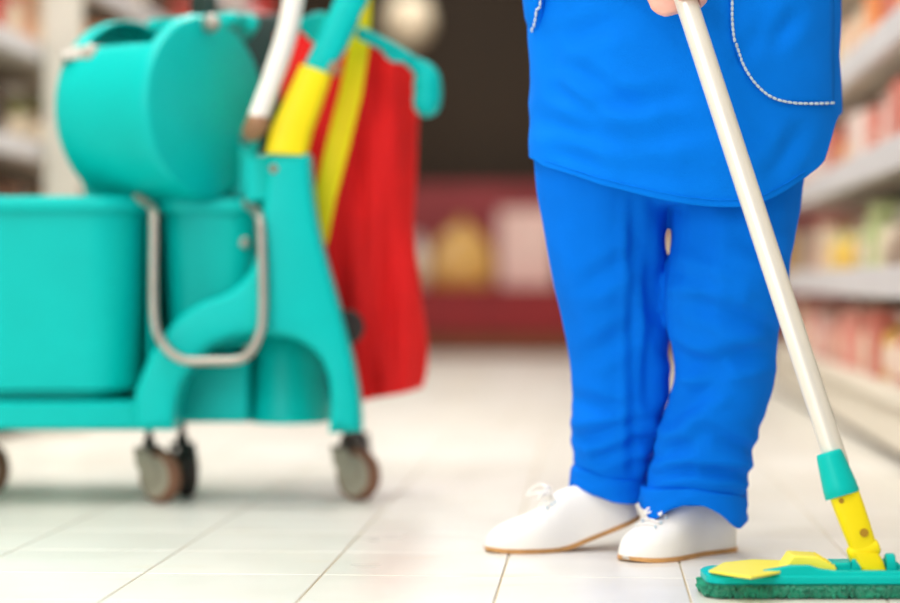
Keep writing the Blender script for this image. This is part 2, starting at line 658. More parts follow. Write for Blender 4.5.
def product(kind, c, a, b, z, w, d, h, label, group, cat):
    """w along the aisle, d into the shelf"""
    P = aisle(a, b, z)
    m = pmat(c)

    def loc(mb, name, mt, parent=None, **kw):
        me_o = mb.build(name, mt, None, **kw)
        if parent is None:
            me_o.location = P
            me_o.rotation_euler.z = -YAW
        else:
            me_o.parent = parent
        return me_o

    if kind == 'carton':
        mb = MB()
        mb.box((0, 0, h / 2), (d, w, h))
        o = loc(mb, 'carton', m, smooth=None, bevel=0.004)
        f = MB()
        f.box((0, 0, h + 0.0012), (d * 0.96, w * 0.46, 0.0024))
        loc(f, 'top_flap', m, o, smooth=None)
    elif kind == 'bottle':
        R = min(w, d) / 2
        mb = MB()
        mb.lathe((0, 0, 0), (0, 0, 1), [(0, R * .9), (0.006, R), (h * .62, R), (h * .74, R * .8), (h * .84, R * .4), (h * .87, R * .36)], 20)
        o = loc(mb, 'bottle', m, smooth=50)
        cp = MB()
        cp.lathe((0, 0, h * .87), (0, 0, 1), [(0, R * .42), (h * .12, R * .42), (h * .13, R * .36)], 16)
        loc(cp, 'cap', pmat('white'), o, smooth=40)
        lb = MB()
        lb.lathe((0, 0, h * .15), (0, 0, 1), [(0, R * 1.012), (h * .38, R * 1.012)], 20, cap=False)
        loc(lb, 'paper_label', pmat('cream'), o, smooth=60)
    else:   # soft pouch with a crimped top seam
        mb = MB()
        RR = []
        for (t, sx, sy) in ((0, .86, .9), (.04, .97, .98), (.3, 1, 1), (.6, .84, .98), (.8, .5, .95), (.92, .12, .93), (1, .1, .95)):
            RR.append([Vector((sx * d / 2 * math.copysign(abs(math.cos(q)) ** .6, math.cos(q)), sy * w / 2 * math.copysign(abs(math.sin(q)) ** .6, math.sin(q)), t * h)) for q in [2 * math.pi * j / 20 for j in range(20)]])
        mb.rings(RR)
        o = loc(mb, 'pouch', m, smooth=60)
    tag(o, label, cat, group)
    return o


def fill(side, face, z, b0, b1, top, colours, shelf_words, group, seed, wr=(0.15, 0.24), kinds=('carton', 'carton', 'pouch', 'bottle')):
    rnd = random.Random(seed)
    b = b0
    i = 0
    while b < b1 and i < len(ORD):
        w = rnd.uniform(*wr)
        kind = rnd.choice(kinds)
        c = colours[i % len(colours)] if isinstance(colours, list) else rnd.choice(colours)
        h = top * rnd.uniform(0.72, 0.94)
        d = rnd.uniform(0.16, 0.24)
        if kind == 'bottle':
            w = min(w, 0.15)
            d = w
        a = face + side * (0.04 + d / 2 + rnd.uniform(0, 0.03))
        lab = '%s %s, %s from the near end, %s' % (c, kind, ORD[i], shelf_words)
        product(kind, c, a, b + w / 2, z, w, d, h, lab, group, kind)
        b += w + rnd.uniform(0.006, 0.02)
        i += 1


fill(1, 0.745, 0.20, 5.0, 8.6, 0.21, ['pink', 'coral', 'pink', 'coral', 'pale pink', 'mustard', 'coral', 'pink', 'cream', 'pink'], 'bottom shelf by the cleaner', 'goods on the bottom shelf', 3)
fill(1, 0.745, 0.50, 5.0, 8.6, 0.22, ['pink', 'peach', 'taupe', 'taupe', 'brown', 'cream', 'pale green', 'pale green', 'taupe', 'yellow', 'pale green', 'yellow', 'cream'], 'knee-high shelf by the cleaner', 'goods on the knee-high shelf', 4)
fill(1, 0.745, 0.82, 5.0, 8.6, 0.20, ['yellow', 'coral', 'pink', 'coral', 'white', 'pale pink', 'pink', 'white', 'pale pink', 'coral'], 'thigh-high shelf by the cleaner', 'goods on the thigh-high shelf', 5)
fill(1, 0.745, 1.13, 5.4, 8.6, 0.20, ['orange', 'brown', 'coral', 'orange', 'mustard', 'cream', 'peach', 'cream', 'mustard'], 'waist-high shelf by the cleaner', 'goods on the waist-high shelf', 6)
fill(-1, -1.74, 0.90, 6.05, 7.4, 0.22, ['brown', 'dark brown', 'olive', 'olive', 'brown', 'olive', 'mustard'], 'lower shelf behind the cart', 'goods on the lower shelf behind the cart', 8, (0.16, 0.2))
fill(-1, -1.74, 0.57, 6.05, 7.6, 0.22, ['coral', 'dark brown', 'brown', 'dark brown', 'orange', 'mustard', 'orange'], 'lowest shelf behind the cart', 'goods on the lowest shelf behind the cart', 18, (0.16, 0.2))
fill(-1, -1.74, 1.21, 6.05, 8.5, 0.25, ['coral', 'red', 'coral', 'peach', 'cream', 'olive', 'olive', 'ochre', 'peach', 'orange', 'brown', 'dark brown'], 'middle shelf behind the cart', 'goods on the middle shelf behind the cart', 9, (0.16, 0.2))
fill(-1, -1.74, 1.52, 6.05, 10.6, 0.26, ['red', 'coral', 'coral', 'brown', 'cream', 'olive', 'ochre', 'peach', 'orange', 'brown', 'dark brown', 'peach', 'dark brown', 'brown'], 'upper shelf behind the cart', 'goods on the upper shelf behind the cart', 10, (0.2, 0.28))
fill(-1, -1.74, 1.83, 8.6, 11.5, 0.26, ['dark brown', 'ochre', 'red', 'red', 'coral', 'cream', 'red', 'peach'], 'top shelf behind the cart', 'goods on the top shelf behind the cart', 11, (0.24, 0.3))

# red display stand across the far end of the aisle
DRED = mat('dark_red_laminate', (140, 14, 20), 0.6, 0.12, 3)
MARO = mat('maroon_board', (150, 58, 62), 0.7, 0.12, 3)
BRN = mat('brown_plinth', (124, 70, 38), 0.7, 0.1, 3)
root = thing('display_stand', aisle(-0.6, 13.9), 'long dark red display stand with brown plinth at the far end of the aisle', 'display stand')
for (nm, m, a0, a1, b0, b1, z0, z1) in (('plinth', BRN, -2.6, 1.6, 13.66, 14.25, 0.0, 0.14), ('front_panel', DRED, -2.6, 1.6, 13.62, 13.66, 0.14, 0.40),
                                        ('deck', DRED, -2.6, 1.6, 13.62, 14.3, 0.40, 0.44), ('back_panel', MARO, -2.6, 1.6, 14.3, 14.36, 0.0, 1.13),
                                        ('side_panel', DRED, -2.64, -2.6, 13.62, 14.36, 0, 1.13), ('side_panel', DRED, 1.6, 1.64, 13.62, 14.36, 0, 1.13)):
    mb = MB()
    abox(mb, a0, a1, b0, b1, z0, z1)
    mb.build(nm, m, root, bevel=0.006, smooth=None)
disp = [(-2.3, 'pouch', 'coral', .4, .4), (-1.82, 'carton', 'maroon', .36, .4), (-1.40, 'carton', 'taupe', .3, .36), (-1.17, 'bottle', 'white', .14, .34), (-0.87, 'pouch', 'mustard', .44, .44), (-0.44, 'carton', 'pale pink', .36, .5),
        (-0.06, 'pouch', 'red', .3, .4), (0.24, 'carton', 'cream', .22, .42), (0.50, 'pouch', 'cream', .26, .42), (0.82, 'carton', 'coral', .3, .4), (1.2, 'pouch', 'mustard', .36, .4)]
for i, (a, kd, c, w, h) in enumerate(disp):
    P = aisle(a, 13.95, 0.44)
    o = product(kd, c, a, 13.95, 0.44, 0.3 if kd != 'bottle' else w, w, h, 'large %s %s on the red stand, %s from its left end' % (c, kd, ORD[i]), 'packs on the red display stand', kd)

# pale round object, kind unknown, in front of the dark wall
root = thing('pale_globe', at(408, 22, 13.3), 'pale round object hanging before the dark far wall', 'lamp')
PALEG = mat('pale_globe_surface', (224, 206, 176), 0.5, 0.04)
c = at(408, 22, 13.3)
mb = MB()
mb.sphere(c, 0.16, 20, 12)
mb.build('globe', PALEG, root, smooth=60)
mb = MB()
mb.lathe(c + Vector((0, 0, 0.15)), (0, 0, 1), [(0, .05), (.05, .05), (.07, .02)], 16)
mb.build('top_cap', BLACK, root)
mb = MB()
mb.tube([c + Vector((0, 0, .2)), Vector((c.x, c.y, 3.4))], 0.006, 8)
mb.build('cord', BLACK, root)

# ------------------------------------------------------------------ the cleaning cart
CY = 4.50
cart = thing('cleaning_cart', (at(150, 282, CY).x, 4.66, 0), 'teal plastic janitor cart frame on grey casters beside the cleaner', 'cart')


def poly_px(pts, Y, n=5, closed=True):
    """outline given as (x, y) or (x, y, 1) for a sharp corner"""
    out = []
    k = len(pts)
    for i in range(k):
        p1, p2 = pts[i], pts[(i + 1) % k]
        p0 = pts[i - 1] if len(p1) == 2 else p1
        p3 = pts[(i + 2) % k] if len(p2) == 2 else p2
        for j in range(n):
            t = j / n
            q = [0.5 * (2 * p1[c] + (p2[c] - p0[c]) * t + (2 * p0[c] - 5 * p1[c] + 4 * p2[c] - p3[c]) * t * t + (3 * p1[c] - p0[c] - 3 * p2[c] + p3[c]) * t ** 3) for c in (0, 1)]
            P = at(q[0], q[1], Y)
            if not out or (P - out[-1]).length > 0.0015:
                out.append(P)
    return out


fr = [(268, 153, 1), (309, 153, 1), (313, 200), (321, 243), (334, 290), (350, 350), (359, 398), (361, 432, 1), (328, 434, 1), (330, 405), (328, 379), (318, 356), (296, 340),
      (262, 335), (232, 338), (206, 350), (184, 379), (176, 402), (172, 431, 1), (135, 431, 1), (133, 400), (139, 379), (149, 356), (162, 336), (178, 317), (198, 303), (227, 292), (250, 270), (259, 240), (263, 205), (266, 175)]


def rounded_plate(poly, depth, r):
    """upright plate with rounded front edges; poly lies in the plane of its front face"""
    n = len(poly)
    area2 = sum(poly[i].x * poly[(i + 1) % n].z - poly[(i + 1) % n].x * poly[i].z for i in range(n))
    sg = 1 if area2 > 0 else -1
    inn = []
    for i in range(n):
        a, b, c_ = poly[i - 1], poly[i], poly[(i + 1) % n]
        t1, t2 = (b - a).normalized(), (c_ - b).normalized()
        n1, n2 = Vector((-t1.z, 0, t1.x)) * sg, Vector((-t2.z, 0, t2.x)) * sg
        m_ = (n1 + n2).normalized()
        inn.append(m_ / max(.6, m_.dot(n1)))
    R = [[p + Vector((0, depth, 0)) for p in poly]]
    for k in range(6):
        q = math.pi / 2 * k / 5
        e, y = r * (1 - math.cos(q)), r * (1 - math.sin(q))
        R.append([p + w_ * e + Vector((0, y, 0)) for p, w_ in zip(poly, inn)])
    m2 = MB()
    m2.rings(R, False, False)
    for off in (0, (len(R) - 1) * n):
        ring_ = R[0] if off == 0 else R[-1]
        for tri in tessellate_polygon([[Vector((p.x, p.z, 0)) for p in ring_]]):
            m2.f.append(tuple(off + (q if isinstance(q, int) else q[0]) for q in tri))
    return m2


rounded_plate(poly_px(fr, 4.42, 4), 0.12, 0.018).build('side_frame', TEAL, cart, smooth=60)
# socket block beside the mast with a screw
mb = MB()
mb.prism([at(x, y, 4.46) for (x, y) in ((246, 158), (269, 154), (269, 200), (246, 203))], (0, 0.09, 0))
o = mb.build('mast_bracket', TEAL, cart, bevel=0.006)
mb = MB()
mb.lathe(at(274, 169, 4.425), (0, -1, 0), [(0, .009), (.006, .009), (.009, .005)], 12)
mb.build('screw', TAN, o)
# base tray
mb = MB()
p0, p1 = at(-170, 402, 4.45), at(168, 431, 4.45)
R = []
for (z, e) in ((p1.z, 0.012), (p1.z + 0.008, 0.0), (p0.z - 0.006, 0.0), (p0.z, 0.008)):
    R.append(rrect((p0.x + p1.x) / 2, 4.71, z, (p1.x - p0.x) / 2 - e, 0.26 - e, 0.05))
mb.rings(R)
mb.build('base_tray', TEAL, cart, smooth=50)
# boxy moulding and rounded column seen through the arch of the frame
mb = MB()
a0, a1 = at(168, 353, 4.57), at(249, 423, 4.57)
mb.box(((a0.x + a1.x) / 2, 4.67, (a0.z + a1.z) / 2), (a1.x - a0.x, 0.2, a0.z - a1.z))
mb.build('base_moulding', TEAL, cart, bevel=0.012, seg=3)
mb = MB()
cxx = at(287, 0, 4.68).x
zt, zb = at(0, 330, 4.58).z, at(0, 424, 4.58).z
mb.rings([[Vector((cxx + 0.004 + 0.09 * k * math.cos(q), 4.70 + 0.13 * k * math.sin(q), z)) for q in [2 * math.pi * j / 32 for j in range(32)]] for (z, k) in ((zb, 1.06), (zb + .02, 1.05), (zt - .01, .86), (zt, .82))])
mb.build('base_column', TEAL, cart, smooth=50)
# upright divider between the two buckets
mb = MB()
a0, a1 = at(146, 214, 4.5), at(152, 400, 4.5)
mb.box((-0.6375, 4.66, (a0.z + a1.z) / 2), (0.009, 0.30, a0.z - a1.z))
mb.build('divider', TEAL, cart, bevel=0.006)
mb = MB()
mb.box((-0.62, 4.875, (a0.z + a1.z) / 2), (0.30, 0.014, a0.z - a1.z))
mb.build('rear_panel', TEAL, cart, bevel=0.004)
# rear frame, mirror of the one in front, and a cross bar at the top
mb = MB()
mb.prism(poly_px(fr, 4.42), (0, 0.09, 0))
for v in mb.v:
    v.y += 0.46
    v.x -= 0.03
mb.build('side_frame', TEAL, cart, bevel=0.012, seg=3, smooth=50)
# telescopic mast: yellow sleeve and teal upper tube, leaning to the right
def flat_tube(mb, pts, Y, dy, r=0.3):
    R = []
    for (xl, yl, xr, yr) in pts:
        A, B = at(xl, yl, Y), at(xr, yr, Y)
        c = (A + B) / 2
        u = (B - A) / 2
        ring = []
        for j in range(20):
            q = 2 * math.pi * j / 20
            ring.append(c + u * math.copysign(abs(math.cos(q)) ** .55, math.cos(q)) + Vector((0, dy * math.copysign(abs(math.sin(q)) ** .55, math.sin(q)), 0)))
        R.append(ring)
    return mb.rings(R)


mast = flat_tube(MB(), [(266, 154, 307, 156), (270, 130, 313, 132), (282, 105, 320, 112), (301, 65, 332, 76)], 4.45, 0.035).build('mast_sleeve', YEL, cart, smooth=50)
flat_tube(MB(), [(303, 68, 329, 78), (318, 38, 347, 48), (335, 0, 366, 8), (343, -20, 374, -12)], 4.45, 0.028).build('mast_tube', TEAL, cart, smooth=50)
mb = MB()
mb.prism(poly_px([(300, 20), (325, 12), (330, 40), (318, 44), (304, 34)], 4.47), (0, 0.04, 0))
mb.build('mast_lug', TEAL, cart, bevel=0.006, smooth=50)
mb = MB()
mb.lathe(at(333, 68, 4.43), (0, -1, 0), [(-.03, .016), (0, .016), (.006, .012)], 14)
mb.build('clamp_bolt', TAN, cart)
mb = MB()
mb.lathe(at(357, 12, 4.44), (0, -1, 0), [(-.03, .02), (0, .02), (.006, .015)], 14)
mb.build('clamp_bolt', YEL, cart)
# push bar out of frame
mb = MB()
mb.tube([at(352, -10, 4.45), at(366, -55, 4.46), at(368, -80, 4.6), at(366, -80, 4.9), at(352, -10, 4.95)], 0.018, 12)
mb.build('push_bar', TEAL, cart, smooth=50)
# bag hanger arm
mb = MB()
pts = spline([at(362, 34, 4.50), at(390, 48, 4.54), at(412, 62, 4.57), at(425, 74, 4.585), at(428, 92, 4.59), at(427, 103, 4.59)], 6)
rs = [0.014] * 12 + [0.015 + 0.016 * min(1, max(0, (i - 1) / 7)) for i in range(len(pts) - 12)]
mb.capsule(pts, rs, 14)
o = mb.build('bag_hanger', TEAL, cart, smooth=50)
mb = MB()
mb.prism(poly_px([(378, 42), (400, 54), (408, 60), (396, 62), (386, 57)], 4.54), (0, 0.02, 0))
mb.build('hanger_rib', TEAL, o, bevel=0.004)
# dark bumper roller between frame and bag
mb = MB()
mb.lathe(at(345, 327, 4.52), (0.25, -1, 0), [(-.03, .034), (-.025, .038), (.02, .038), (.026, .033)], 24)
mb.build('bumper_roller', BLACK, cart)
# dark plate behind the drum
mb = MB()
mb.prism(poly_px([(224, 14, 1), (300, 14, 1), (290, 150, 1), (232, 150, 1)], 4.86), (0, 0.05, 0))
mb.build('dark_plate', TEAL_D, cart, bevel=0.008)


def caster(xs, Y, trail, dark=False, r=0.056):
    """swivel caster whose wheel touches the floor; trail is the direction the wheel trails behind its stem"""
    tr = Vector((trail[0], trail[1], 0)).normalized()
    ax = Vector((-tr.y, tr.x, 0))
    st = Vector((at(xs, 0, Y).x, Y, 0))
    wc = st + tr * 0.036 + Vector((0, 0, r))
    root = bpy.data.objects.new('caster', None)
    COL.objects.link(root)
    root.parent = cart
    root.location = st - Vector(cart.location)
    mb = MB()
    mb.lathe(wc - ax * 0.016, ax, [(0, r * .8), (.003, r * .95), (.010, r), (.022, r), (.029, r * .95), (.032, r * .8)], 32)
    mb.build('tyre', BLACK if dark else TYRE, root, smooth=50)
    mb = MB()
    mb.lathe(wc - ax * 0.0185, ax, [(0, r * .35), (.001, r * .78), (.036, r * .78), (.037, r * .35)], 28)
    mb.lathe(wc - ax * 0.023, ax, [(0, .009), (.046, .009)], 12)
    mb.build('wheel_disc', BLACK if dark else WHEEL, root, smooth=35)
    # hooded fork: two cheeks and a crown
    mb = MB()
    for s in (-1, 1):
        base = wc + ax * (0.021 * s)
        up = Vector((0, 0, 1))
        poly = [base + tr * a + up * b for (a, b) in ((-.060, .060), (-.022, .064), (.000, .040), (.018, .010), (.010, -.012), (-.014, -.010), (-.052, .02))]
        mb.prism(poly, ax * (0.004 * s))
    mb.build('fork', BLACK if dark else WHEEL, root, bevel=0.002, smooth=50)
    mb = MB()
    mb.box(wc - tr * 0.038 + Vector((0, 0, .056)), (0.042, 0.05, 0.01), Matrix.Rotation(math.atan2(tr.y, tr.x), 3, 'Z'))
    mb.lathe(st + Vector((0, 0, 2 * r)), (0, 0, 1), [(-.004, .014), (.02, .014), (.024, .008), (.06, .008)], 14)
    mb.build('stem', BLACK, root, bevel=0.002, smooth=40)
    return root


caster(149, 4.545, (.76, -.65))
caster(182, 4.66, (.35, -.93), True)
caster(346, 4.585, (.76, -.65))
caster(-20, 4.74, (.76, -.65))
caster(357, 4.95, (.2, -.98), True)
caster(-60, 4.93, (.2, -.98), True)


def bucket(name, x0, x1, ytop, ybot, Yf, depth, taper, label, rad):
    A, B = at(x0, ytop, Yf), at(x1, ybot, Yf)
    cx, cy, hx, hy = (A.x + B.x) / 2, Yf + depth / 2, (B.x - A.x) / 2, depth / 2
    root = thing(name, (cx, cy, B.z), label, 'bucket', 'buckets on the cart')
    mb = MB()
    zt, zb = A.z, B.z
    R = []
    for t in (0, .03, .045, .3, .6, .98):
        e = taper * (1 - t) + (0.03 if t < .035 else 0)
        R.append(rrect(cx, cy, zb + (zt - zb) * t, hx - e, hy - e, rad - e * .5, 8))
    for (t, e2) in ((.98, .006), (.4, .012), (.04, .02)):
        e = taper * (1 - t) + e2
        R.append(rrect(cx, cy, zb + (zt - zb) * t, hx - e, hy - e, rad - e * .5, 8))
    mb.rings(R)
    mb.build('body', TEAL, root, smooth=50)
    mb = MB()
    R = []
    for (z, e) in ((-.026, -.001), (-.03, -.008), (-.022, -.012), (-.004, -.012), (0.002, -.006), (0.002, .004), (-.02, .006)):
        R.append(rrect(cx, cy, zt + z, hx - e, hy - e, rad, 8))
    mb.rings(R, False, False)
    mb.build('rim', TEAL, root, smooth=50)
    return root


b1 = bucket('mop_bucket', -190, 140, 197, 399, 4.455, 0.36, 0.022, 'large teal bucket at the left edge, left of the wire bail', 0.11)
b2 = bucket('mop_bucket', 158, 262, 199, 352, 4.545, 0.30, 0.02, 'smaller teal bucket with hanging grey wire bail under the drum', 0.07)
# wire bail
mb = MB()
path = spline([at(136, 197, 4.50), at(150, 206, 4.47), at(154, 222, 4.42), at(154, 312, 4.395), at(162, 342, 4.39), at(181, 359, 4.385), at(212, 361, 4.385), at(243, 358, 4.385), at(258, 338, 4.39), at(263, 310, 4.395), at(261, 228, 4.41), at(256, 212, 4.46), at(246, 203, 4.5)], 7)
mb.tube(path, 0.0098, 12)
mb.build('wire_bail', STEEL, b2, smooth=60)
mb = MB()
mb.lathe(at(245, 243, 4.552), (0, -1, 0), [(0, .011), (.006, .011), (.01, .006)], 14)
mb.build('rivet', STEEL, b2)

# the drum shaped wringer that lies across the buckets
d = Vector((0.83, -0.558, 0)).normalized()
e1 = Vector((0.558, 0.83, 0)).normalized()
UP = Vector((0, 0, 1))
DC = at(209, 107, 4.50)
DR = 0.196
wr = thing('drum_wringer', (DC.x - .1, DC.y + .08, DC.z - DR), 'round teal drum of a mop press with white lever lying on the buckets', 'mop wringer')
mb = MB()
NS, NT = 64, 14
TL = 0.27
prof = [(-TL, DR * .93), (-TL + .012, DR * .985), (-TL + .03, DR)] + [(-TL + .03 + (TL - .055) * i / 8, DR) for i in range(1, 9)] + [(-.012, DR * 0.99), (-.003, DR * .96), (0.0, DR * .9)]
V, Fc = [], []
for (t, r) in prof:
    for j in range(NS):
        q = 2 * math.pi * j / NS
        V.append(DC + d * t + (UP * math.cos(q) + e1 * math.sin(q)) * r)
for i in range(len(prof) - 1):
    for j in range(NS):
        q = math.degrees(2 * math.pi * (j + .5) / NS)
        q = q - 360 if q > 180 else q
        if 3 <= i <= 9 and -52 < q < 48:
            continue
        a, b = i * NS + j, i * NS + (j + 1) % NS
        Fc.append((a, b, b + NS, a + NS))
Fc.append(tuple((len(prof) - 1) * NS + j for j in range(NS)))
Fc.append(tuple(reversed(range(NS))))
mb.add(V, Fc)
mb.build('drum', TEAL, wr, smooth=40, solid=0.008, offset=-1)
# saddle that carries the drum on the bucket rims
mb = MB()
mb.prism(poly_px([(70, 160, 1), (80, 178), (86, 197, 1), (256, 197, 1), (258, 140, 1), (180, 120, 1)], 4.585), (0, 0.06, 0))
mb.build('saddle', TEAL, wr, bevel=0.006, smooth=50)
# lid strip behind the opening, its grip and the screw and knob on top
mb = MB()
MX = Matrix((d, e1, UP)).transposed()
mb.box(DC - d * .12 + UP * (DR * 1.0) + e1 * .10, (0.25, 0.05, 0.026), MX)
lid = mb.build('lid_strip', TEAL, wr, bevel=0.006)
mb = MB()
mb.box(DC - d * .10 + UP * (DR * 1.0 + .03) + e1 * .10, (0.06, 0.03, 0.06), MX)
mb.build('lid_grip', TEAL_D, lid, bevel=0.008)
mb = MB()
mb.lathe(at(212, 22, 4.47), (0.3, -1, 0.2), [(-.02, .018), (0, .018), (.008, .012)], 16)
mb.build('screw', STEEL, wr)
mb = MB()
mb.lathe(at(249, 23, 4.62), (0.3, -1, 0.2), [(-.06, .022), (0, .022), (.008, .014)], 16)
mb.build('knob', TEAL, wr)
# metal latch at the far end of the drum
mb = MB()
mb.prism([at(x, y, 4.475) for (x, y) in ((58, 47), (104, 46), (106, 57), (60, 61))], (0, 0.06, 0))
mb.build('latch', STEEL, wr, bevel=0.004)
mb = MB()
mb.lathe(at(91, 53, 4.47), (0, -1, 0), [(-.01, .018), (.004, .018), (.01, .01)], 16)
mb.build('latch_knob', STEEL, wr)
# lever
mb = MB()
lp = spline([at(258, 118, 4.40), at(272, 80, 4.40), at(286, 38, 4.40), at(293, 5, 4.40), at(297, -30, 4.42), at(300, -80, 4.45)], 5)
mb.tube(lp, [0.021] * 6 + [0.022] * (len(lp) - 6), 16)
lv = mb.build('lever', WHITEP, wr, smooth=50)
mb = MB()
mb.capsule([at(258, 122, 4.40), at(253, 131, 4.42)], [0.024, 0.022])
mb.build('pivot_socket', TAN, lv, smooth=50)
mb = MB()
mb.tube([at(253, 131, 4.42), at(246, 140, 4.56)], 0.015, 12)
mb.build('pivot_pin', STEEL, lv, smooth=50)

# red bag hanging behind the mast
bag = thing('refuse_bag', at(365, 397, 4.70), 'red cloth bag hanging in folds from the teal hanger', 'bag')
V, Fc = [], []
NB, NZ = 72, 40
lt = [(50, 276), (150, 284), (250, 300), (330, 322), (396, 345)]
rt = [(50, 417), (66, 419), (120, 417), (180, 415), (230, 413), (290, 420), (350, 427), (386, 424), (397, 418)]
for i in range(NZ + 1):
    t = i / NZ
    for j in range(NB):
        q = 2 * math.pi * j / NB
        y = 52 + (390 - 52) * t
        xl, xr = lerp_tab(lt, y), smooth_tab(rt, y)
        u = math.cos(q)
        s = math.sin(q)
        x = (xl + xr) / 2 + (xr - xl) / 2 * u
        yy = y + (t * (10 - 12 * (x - 360) / 60)) + (1 - t) * (12 * (u - 0.4))
        fold = 0.016 * math.sin(x * 0.13 + y * 0.022 + 1) * (0.6 + 0.4 * t) + 0.006 * math.sin(x * .27 - y * .012)
        Y = 4.74 - 0.115 * (abs(s) ** 0.7) * math.copysign(1, s) * (1 - 0.25 * t) + fold * (1 if s > 0 else -.5) * (abs(s) ** .4)
        V.append(at(x, yy, 4.70) + Vector((0, Y - 4.70, 0)))
for i in range(NZ):
    for j in range(NB):
        a, b = i * NB + j, i * NB + (j + 1) % NB
        Fc.append((a, b, b + NB, a + NB))
Fc.append(tuple(NZ * NB + j for j in range(NB)))
mb = MB()
mb.add(V, Fc)
mb.build('sack', RED, bag, smooth=70, solid=0.004)
mb = MB()
ring = [V[j] + Vector((0, 0, 0.0)) for j in range(NB)]
mb.tube(ring + [ring[0]], 0.006, 8)
mb.build('top_hem', RED, bag, smooth=60)

# yellow flat bar leaning behind the mast
mb = MB()
flat_tube(mb, [(352, -30, 374, -28), (351, 0, 372, 2), (350, 40, 370, 44), (340, 90, 362, 96), (326, 145, 349, 150), (314, 195, 336, 199), (312, 232, 328, 240), (318, 243, 325, 248)], 4.552, 0.008)
tag(mb.build('yellow_bar', YEL, None, smooth=50), 'long flat yellow bar leaning beside the mast before the red bag', 'bar')

# ------------------------------------------------------------------ the mop
MY = 3.14
mop = thing('flat_mop', at(858, 600, 3.19), 'flat mop with pale pole, teal and yellow joint and green fringe', 'mop')
# pole
j0 = at(838, 465, 3.20)
j1 = at(686, 2, 3.335)
pd = (j1 - j0).normalized()
mb = MB()
mb.capsule([j0, j1, j0 + pd * 1.22], [0.0175, 0.0178, 0.0178], 24)
mb.build('pole', ALU, mop, smooth=50)
# teal grip cone
s0, s1 = at(829, 452, 3.197), at(843, 496, 3.187)
sd = (s1 - s0).normalized()
L = (s1 - s0).length
mb = MB()
mb.lathe(s0, sd, [(0, .0178), (.002, .0195), (L * .1, .0205), (L * .75, .0256), (L * .97, .0266), (L, .0255), (L, .0215), (L * .8, .02)], 28)
mb.build('socket', TEAL, mop, smooth=40)
# yellow arm
q0, q1 = at(843, 490, 3.188), at(864, 548, 3.18)
ad = (q1 - q0).normalized()
side = Vector((0, -1, 0)).cross(ad).normalized()
R = []
for (t, w, dp) in ((0, .0222, .018), (.3, .0222, .018), (.6, .0215, .017), (.85, .0205, .013), (1, .0195, .011)):
    c = q0 + (q1 - q0) * t
    R.append([c + side * (w * math.copysign(abs(math.cos(q)) ** .6, math.cos(q))) + Vector((0, dp * math.copysign(abs(math.sin(q)) ** .6, math.sin(q)), 0)) for q in [2 * math.pi * j / 24 for j in range(24)]])
mb = MB()
mb.rings(R)
arm = mb.build('joint_arm', YEL, mop, smooth=50)
mb = MB()
mb.lathe(q0 + ad * .012 + Vector((0, -.017, 0)) - side * .010, (0, -1, 0), [(0, .004), (.002, .004)], 12)
mb.build('pin', OCHRE, arm)  # disc coloured dark as the shaded inside of a pin hole
mb = MB()
mb.lathe(q0 + ad * .068 + Vector((0, -.0155, 0)) + side * .006, (0, -1, 0), [(0, .0065), (.002, .0065)], 12)
mb.build('pin', OCHRE, arm)
# knuckle and yoke
mb = MB()
kc = at(864, 551, 3.18)
mb.lathe(kc - side * .024, side, [(0, .009), (.003, .0125), (.045, .0125), (.048, .009)], 20)
mb.build('knuckle', YEL, mop, smooth=40)
mb = MB()
R = []
for (x0_, x1_, y, dp) in ((850, 878, 552, .014), (854, 883, 561, .016), (861, 886, 570, .017), (862, 886, 575, .017)):
    A, B = at(x0_, y, 3.18), at(x1_, y, 3.18)
    c, u = (A + B) / 2, (B - A) / 2
    R.append([c + u * math.copysign(abs(math.cos(q)) ** .5, math.cos(q)) + Vector((0, dp * math.copysign(abs(math.sin(q)) ** .5, math.sin(q)), 0)) for q in [2 * math.pi * j / 20 for j in range(20)]])
mb.rings(R)
mb.build('yoke', YEL, mop, smooth=50)
# plate
ZF, ZP = 0.020, 0.036
X0, X1 = at(703, 0, MY + .06).x, at(1012, 0, MY + .06).x
mb = MB()
R = []
for (z, e) in ((ZF, .004), (ZF + .003, 0), (ZP - .004, 0), (ZP, .005)):
    R.append(rrect((X0 + X1) / 2, MY + .062, z, (X1 - X0) / 2 - e, .058 - e, .03, 6))
mb.rings(R)
plate = mb.build('plate', TEAL, mop, smooth=45)
# raised ribs along both long edges of the plate, swelling beside the pedal
for (yy, nm) in ((MY + .016, 'edge_rib'), (MY + .1, 'edge_rib')):
    mb = MB()
    prof = [(740, 0.0), (756, 0.004), (776, 0.009), (790, 0.013), (808, 0.013), (818, 0.008), (832, 0.005), (960, 0.005), (985, 0.0)]
    R = []
    for (x, hh) in prof:
        hh = hh if yy < MY + .05 else min(hh, .002)
        X = at(x, 0, MY + .03).x
        R.append([Vector((X, yy - .009, ZP - .004)), Vector((X, yy + .009, ZP - .004)), Vector((X, yy + .007, ZP + hh)), Vector((X, yy - .007, ZP + hh))])
    mb.rings(R)
    mb.build(nm, TEAL, mop, bevel=0.002, smooth=50)
# yellow flap and pedal
mb = MB()
fl = [(709, 573), (724, 565), (752, 562), (784, 563), (808, 569), (796, 571), (752, 579.5), (733, 577)]


def on_plane(x, y, z):
    """point on the level z at image column x, row y"""
    Y = (H - z) * F / (y - HY)
    return Vector(((x - 450) * Y / F, Y, z))


